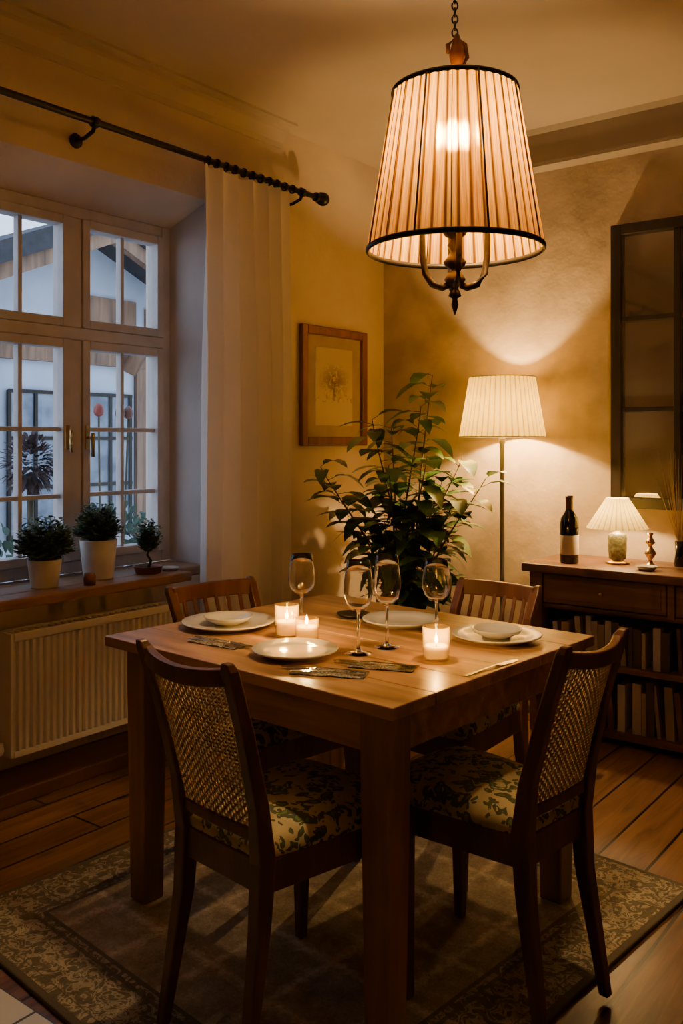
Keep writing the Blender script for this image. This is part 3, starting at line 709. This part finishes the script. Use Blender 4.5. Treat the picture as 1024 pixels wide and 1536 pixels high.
b=MB(); bm=[simple('book_%d'%i,c,.7) for i,c in enumerate([(.45,.38,.27),(.32,.25,.17),(.5,.46,.38),(.14,.07,.05),(.08,.06,.05),(.36,.30,.22)])]
for (z,hmax) in ((.3405,.20),(.0605,.235)):
    x=x0+.10
    while x<x1-.10:
        w=random.uniform(.014,.038); h=random.uniform(.72,.98)*hmax; d=random.uniform(.13,.18)
        tilt=random.uniform(0,.14) if random.random()<.35 else .0
        if tilt: x+=h*sin(tilt)*.5
        mt=Matrix.Translation((x,y0+.035,z))@Matrix.Rotation(-tilt,4,'Y')
        mc=random.choice(bm)
        b.box((0,0,0.0),(.002,d,h),mc,mt); b.box((w-.002,0,0.0),(w,d,h),mc,mt); b.box((.002,0,0.0),(w-.002,.0025,h),mc,mt)
        b.box((.002,.003,.003),(w-.002,d-.004,h-.004),bm[2],mt)
        x+=w+.002+ (h*sin(tilt)*.6 if tilt else 0)
        if random.random()<.12: x+=.03
b.obj('shelf_books')
e=empty('window_pane_mirror',(0,0,0)); D_=M['dark']
mx0,mx1,mz0,mz1=-1.57,-.66,.985,2.30; ya,yb_=4.092,4.148
b=MB(); fw=.05
b.box((mx0,ya,mz0),(mx0+fw,yb_,mz1),D_); b.box((mx1-fw,ya,mz0),(mx1,yb_,mz1),D_)
b.box((mx0+fw,ya,mz1-fw),(mx1-fw,yb_,mz1),D_); b.box((mx0+fw,ya,mz0),(mx1-fw,yb_,mz0+fw),D_)
for i in (1,2):
    x=mx0+(mx1-mx0)*i/3; b.box((x-.016,ya+.006,mz0+fw),(x+.016,yb_,mz1-fw),D_)
for z in (1.44,1.86): b.box((mx0+fw,ya+.01,z-.012),(mx1-fw,yb_-.002,z+.012),D_)
b.obj('frame',bevel=.004,parent=e)
b=MB(); b.box((mx0+.02,ya+.03,mz0+.02),(mx1-.02,ya+.036,mz1-.02),M['mirror']); b.obj('mirror_panes',parent=e)

# ---------------------------------------------------------------- things on console
ZK=.7502
b=MB(); b.lathe([(0,.004),(.03,.002),(.038,0),(.041,.006),(.041,.175),(.038,.20),(.022,.225),(.0155,.24),(.0145,.285),(.0165,.287),(.0165,.298),(.0145,.30),(0,.30)],M['bottle'],32)
b.lathe([(.0415,.04),(.0418,.041),(.0418,.125),(.0415,.126)],M['label'],32); b.lathe([(.0162,.24),(.016,.283),(.0175,.287),(.0175,.298),(.015,.3015),(0,.3015)],M['chair'],24)
b.obj('wine_bottle',(-1.65,3.81,ZK))
TL=empty('table_lamp',(-1.475,3.93,ZK))
b=MB(); b.lathe([(0,0),(.052,0),(.055,.006),(.045,.012),(.030,.016),(.030,.02)],M['brass'],28)
b.lathe([(.030,.018),(.037,.022),(.040,.06),(.041,.11),(.038,.13),(.02,.138),(0,.14)],M['greenglass'],28)
b.lathe([(.02,.136),(.012,.142),(.010,.16),(0,.16)],M['brass'],20); b.obj('base',parent=TL)
b=MB(); b.lathe([(.132,0),(.09,.067),(.048,.134)],M['shade_small'],200,(0,0,0),.015,30); b.obj('shade',(0,0,.158),parent=TL)
b=MB()
for k in range(3):
    t=2*pi*k/3; b.tube([(0,0,.158),(.131*cos(t),.131*sin(t),.160)],.0015,M['brass'],6)
b.obj('spider',parent=TL)
light('bulb',(0,0,.205),7,(1,.64,.28),.018,TL)
b=MB(); b.lathe([(0,0),(.030,0),(.032,.006),(.014,.012),(.008,.03),(.018,.045),(.026,.058),(.018,.072),(.008,.085),(.010,.095),(.022,.102),(.014,.118),(.008,.13),(.014,.145),(0,.148)],M['brass'],28); b.obj('brass_candlestick',(-1.325,3.92,ZK))
e=empty('dried_grass_vase',(-1.225,4.0,ZK)); b=MB()
b.lathe([(0,0),(.022,0),(.024,.01),(.018,.06),(.020,.11),(.017,.11),(.014,.06),(0,.02)],M['bottle'],24); b.obj('vase',parent=e)
b=MB()
for k in range(34):
    a=random.uniform(0,2*pi); s=random.uniform(.02,.13); h=random.uniform(.22,.40)
    b.tube([(0,0,.03),(cos(a)*.010,sin(a)*.010,.11),(cos(a)*s*.55,sin(a)*min(s,.07)*.55,.11+h*.5),(cos(a)*s,sin(a)*min(s,.07),.11+h)],[.0014,.0014,.0014,.0006],M['cane'],5)
b.obj('dried_grasses',parent=e)
b=MB(); b.lathe([(0,.002),(.03,.002),(.045,.018),(.047,.018),(.03,0),(0,0)],M['china'],28); b.obj('small_dish',(-1.30,3.80,ZK))

# ---------------------------------------------------------------- plants
def leaf(b, base, d, L_, W_, mat, droop=.3, fold=.25):
    d=Vector(d).normalized(); up=Vector((0,0,1))
    side=d.cross(up)
    if side.length<.05: side=Vector((1,0,0))
    side.normalize(); nrm=side.cross(d).normalized()
    prof=[(0,.06),(.16,.66),(.42,1.0),(.7,.82),(.88,.42),(1,.02)]
    vs=[];fs=[]
    for t,w in prof:
        c=Vector(base)+d*L_*t+Vector((0,0,-droop*L_*t*t))
        o=nrm*fold*W_*w*.5
        vs+= [c-side*W_*w*.5+o, c, c+side*W_*w*.5+o]
    for i in range(len(prof)-1):
        a=i*3; fs+=[(a,a+1,a+4,a+3),(a+1,a+2,a+5,a+4)]
    b.add(vs,fs,mat,True)
RV=Vector((.7922,.6103,0)); FV=Vector((-.6103,.7922,0))
PB=Vector((-2.45,3.67,0))
PL=empty('potted_ficus',PB)
b=MB(); b.lathe([(0,0),(.12,0),(.13,.01),(.165,.28),(.172,.285),(.172,.31),(.155,.31),(.15,.27),(0,.265)],M['terra'],36); b.obj('pot',parent=PL)
b=MB(); b.lathe([(0,.275),(.15,.272)],M['soil'],24); b.obj('soil',parent=PL)
b=MB()
tips=[(-.40,-.05,1.17),(-.32,-.15,1.05),(-.15,.0,1.40),(-.05,.1,1.36),(.15,.05,1.62),(.08,-.1,1.46),(.28,-.10,1.22),(.37,-.22,1.12),(.22,-.25,1.02),(-.08,-.2,1.18),(-.2,.1,.95),(.05,-.18,.95),(.22,.05,.86),(-.12,-.2,.80),(.12,-.25,.76),(.0,-.25,.66),(.2,-.16,.66),(-.16,-.12,.70),(.1,-.2,1.22),(.12,.0,.92),(.05,-.25,.55),(-.1,-.24,.92),(-.02,-.1,1.05),(.18,-.1,1.1)]
shade_c=Vector((-2.043,3.925,0))
for (r,f,z) in tips:
    p0=Vector((random.uniform(-.05,.05),random.uniform(-.05,.05),.27)); p3=RV*r+FV*f+Vector((0,0,z))
    p1=p0+Vector((0,0,(z-.27)*.5)); p2=p3-Vector((0,0,(z-.27)*.22))-(RV*r+FV*f)*.25
    pts=[]
    for i in range(15):
        t=i/14; pts.append(p0*(1-t)**3+p1*3*t*(1-t)**2+p2*3*t*t*(1-t)+p3*t**3)
    b.tube(pts,[.007-.005*i/14 for i in range(15)],M['stem'],6)
    nl=int(11+z*8)
    for k in range(nl):
        t=.34+.66*k/(nl-1); i=min(13,int(t*14)); fr=t*14-i
        p=pts[i].lerp(pts[min(14,i+1)],fr)
        a=k*2.4+random.uniform(-.4,.4)
        d=Vector((cos(a),sin(a),random.uniform(-.25,.45)))+ (pts[14]-pts[12]).normalized()*.3
        L_=random.uniform(.12,.175); pet=random.uniform(.02,.04)
        q0=p+d.normalized()*pet
        tip=PB+q0+d.normalized()*L_
        if tip.x<-2.86 or tip.y>4.10: continue
        q=Vector((tip.x-shade_c.x,tip.y-shade_c.y,0)).length
        if q<.25 and 1.2<tip.z<1.7: continue
        if q<.12: continue
        b.tube([p,q0],.0014,M['stem'],4)
        leaf(b,q0,d,L_,L_*random.uniform(.50,.64),M['leaf'],random.uniform(.25,.8),.2)
b.obj('foliage',parent=PL)

def herb(loc, pr, ph, fr, fh, n, name, lw=.012, ll=(.016,.028)):
    e=empty(name,loc); pm=M['pot']
    b=MB(); b.lathe([(0,0),(pr*.78,0),(pr*.8,.004),(pr,ph-.004),(pr,ph),(pr*.92,ph),(pr*.88,ph-.02),(0,ph-.02)],pm,32); b.obj('pot',parent=e)
    b=MB(); b.lathe([(0,ph-.017),(pr*.88,ph-.018)],M['soil'],20)
    for k in range(n):
        a=random.uniform(0,2*pi); el=random.uniform(.02,1)**.7
        tip=Vector((cos(a)*fr*math.sqrt(1-el*el*.85),sin(a)*fr*math.sqrt(1-el*el*.85),ph+fh*el*random.uniform(.7,1)))
        st_=Vector((cos(a)*pr*.4*random.random(),sin(a)*pr*.4*random.random(),ph-.02))
        mid=st_.lerp(tip,.5)+Vector((0,0,.02))
        b.tube([st_,mid,tip],.0011,M['stem'],4)
        for q in range(14):
            t=.25+.75*q/13; p=(st_*(1-t)**2+mid*2*t*(1-t)+tip*t*t)
            aa=q*2.4+k; d=Vector((cos(aa),sin(aa),random.uniform(0,.8)))
            leaf(b,p,d,random.uniform(*ll),lw,M['leaf2'],.1)
    b.obj('foliage',parent=e)
ZS=.7502
herb((-2.935,1.99,ZS),.062,.105,.112,.165,150,'potted_herb',.018,(.018,.030))
herb((-2.955,2.250,ZS),.073,.155,.100,.155,150,'potted_rosemary',.012,(.018,.028))
e=empty('bonsai',(-2.905,2.462,ZS))
b=MB(); b.lathe([(0,0),(.05,0),(.06,.028),(.062,.03),(.055,.03),(.05,.02),(0,.02)],M['terra'],28)
b.lathe([(0,.02),(.052,.022)],M['soil'],20)
b.tube([(0,0,.018),(.005,.01,.05),(-.006,0,.075),(.004,.004,.10)],[.007,.006,.005,.003],M['stem'],8)
for k in range(150):
    a=random.uniform(0,2*pi); r=random.uniform(.010,.062); tip=Vector((cos(a)*r,sin(a)*r,.09+random.uniform(-.03,.10)*(1-r*9)+.02))
    b.tube([(0,0,.085),tip+Vector((0,0,.01))],.0008,M['stem'],4)
    for q in range(6):
        leaf(b,tip*(.6+.07*q)+Vector((0,0,.035)),(cos(q*2.4+k),sin(q*2.4+k),.5),.020,.012,M['leaf2'],.1)
b.obj('tree',parent=e)
b=MB(); b.lathe([(0,.002),(.03,.002),(.04,.012),(.042,.012),(.032,0),(0,0)],M['china'],28); b.obj('small_saucer',(-2.90,2.575,ZS))
b=MB(); b.lathe([(0,0),(.022,0),(.024,.03),(.02,.045),(.017,.045),(0,.03)],M['terra'],24); b.obj('terracotta_pot',(-2.84,2.122,ZS))

# ---------------------------------------------------------------- outside
hw_=simple('house_plaster',(.58,.65,.75),.9,0,(.45,.52,.63),2,.1)
tim=wood('house_timber',(.10,.06,.04),(.34,.20,.12),.7,2); rf=simple('roof_slates',(.05,.05,.055),.8,0,(.03,.03,.033),12,.4)
gl=simple('house_window',(.26,.32,.40),.2,0,(.10,.13,.18),5)
e=empty('neighbour_house',(0,0,0)); XH=-6.5
b=MB(); yc=4.75
b.loft([[(x,yc-3,-1.2),(x,yc+3,-1.2),(x,yc+3,1.75),(x,yc,3.05),(x,yc-3,1.75)] for x in (XH,XH-3)],hw_)
b.obj('gable_wall',parent=e)
b=MB()
for s in (-1,1):
    b.loft([[(x,yc+s*3.5,1.53),(x,yc,3.05),(x,yc,3.22),(x,yc+s*3.5,1.70)] for x in (XH+.55,XH-3)],rf)
    b.loft([[(x,yc+s*3.4,1.45),(x,yc,2.93),(x,yc,3.05),(x,yc+s*3.4,1.57)] for x in (XH+.5,XH+.42)],tim)
b.obj('roof',parent=e)
b=MB()
for y in (2.3,3.1,3.9,4.7,5.4,6.1,7.0): b.box((XH,y-.06,-1.2),(XH+.05,y+.06,2.2),tim)
b.box((XH,1.8,1.95),(XH+.06,7.7,2.08),tim)
b.box((XH,1.8,-.1),(XH+.06,7.7,0.0),tim)
b.box((XH,5.46,2.08),(XH+.04,6.04,2.5),tim)
b.box((XH,4.76,2.08),(XH+.035,5.34,2.55),tim)
b.tube([(XH+.1,5.2,1.9),(XH+.45,5.4,2.6)],.07,tim,6)
for y in (2.7,3.5,4.3,5.05,5.75):
    b.box((XH,y-.24,.45),(XH+.03,y+.24,1.7),gl)
    for q in (-.24,0,.22): b.box((XH+.02,y+q-.015,.45),(XH+.045,y+q+.015,1.7),M['iron'])
    for z in (.45,.9,1.3,1.68): b.box((XH+.02,y-.24,z),(XH+.043,y+.24,z+.03),M['iron'])
b.obj('timber_and_windows',parent=e)
b=MB(); b.box((-14,-4,-1.3),(-3.4,14,-1.2),simple('courtyard_paving',(.35,.37,.4),.9)); b.obj('courtyard_ground')
def bush(b,c,r,n,mat,lz=1.0,ll=.09):
    for k in range(n):
        a=random.uniform(0,2*pi); el=math.asin(random.uniform(-1,1)); q=r*random.uniform(.55,1)
        d=Vector((cos(a)*cos(el),sin(a)*cos(el),sin(el)*lz)); leaf(b,Vector(c)+d*q,d+Vector((0,0,.3)),ll,ll*.5,mat)
b=MB(); bush(b,(0,0,1.18),.13,320,M['leaf4'],1.1,.06); b.tube([(0,0,-1.2),(0.02,0,0),(0,0,1.10)],.018,M['stem']); b.obj('garden_topiary_tree',(-4.35,2.86,0))
b=MB(); bush(b,(0,0,.42),.42,500,M['leaf3'],1.0,.10); bush(b,(-.1,.55,.38),.38,400,M['leaf3'],1.0,.10); bush(b,(0,-.75,.35),.40,400,M['leaf3'],1.0,.10)
for y in (0,.55,-.75): b.tube([(0,y,-1.2),(0,y,.4)],.03,M['stem'])
b.obj('garden_shrub',(-5.15,4.05,0))
b=MB(); redm=simple('tulip_red',(.30,.05,.03),.5); pk=simple('tulip_brown',(.16,.06,.04),.5)
b.lathe([(0,-1.2),(.16,-1.2),(.2,-.8),(.17,-.8),(0,-.85)],M['terra'],24)
for k,(dy,h,mm) in enumerate(((-.05,1.43,redm),(.10,1.42,pk),(.16,1.42,pk))):
    b.tube([(0,dy*.3,-.85),(0,dy*.7,.4),(0,dy,h)],.006,M['stem'],6)
    b.lathe([(0,0),(.022,.01),(.030,.03),(.024,.06),(.009,.078),(0,.078)],mm,12,(0,dy,h))
b.obj('garden_tulips',(-4.2,3.25,0))

# ---------------------------------------------------------------- world + camera
w=bpy.data.worlds.new('dusk_sky'); scene.world=w; w.use_nodes=True
nt=w.node_tree; bg=nt.nodes['Background']
tc=nt.nodes.new('ShaderNodeTexCoord'); sp=nt.nodes.new('ShaderNodeSeparateXYZ'); L(nt,tc.outputs['Generated'],sp.inputs[0])
r=ramp(nt,[(0,(.64,.76,.95)),(.6,(.42,.57,.85))]); L(nt,sp.outputs[2],r.inputs['Fac']); L(nt,r.outputs[0],bg.inputs[0])
bg.inputs[1].default_value=2.9
cd=bpy.data.cameras.new('camera'); co=bpy.data.objects.new('camera',cd); COL.objects.link(co)
cd.sensor_fit='VERTICAL'; cd.sensor_height=36; cd.lens=36*1350/1536; cd.shift_y=-108/1536; cd.clip_start=.05
co.location=(0,0,1.3); co.rotation_euler=(pi/2,0,math.radians(37.61)); scene.camera=co
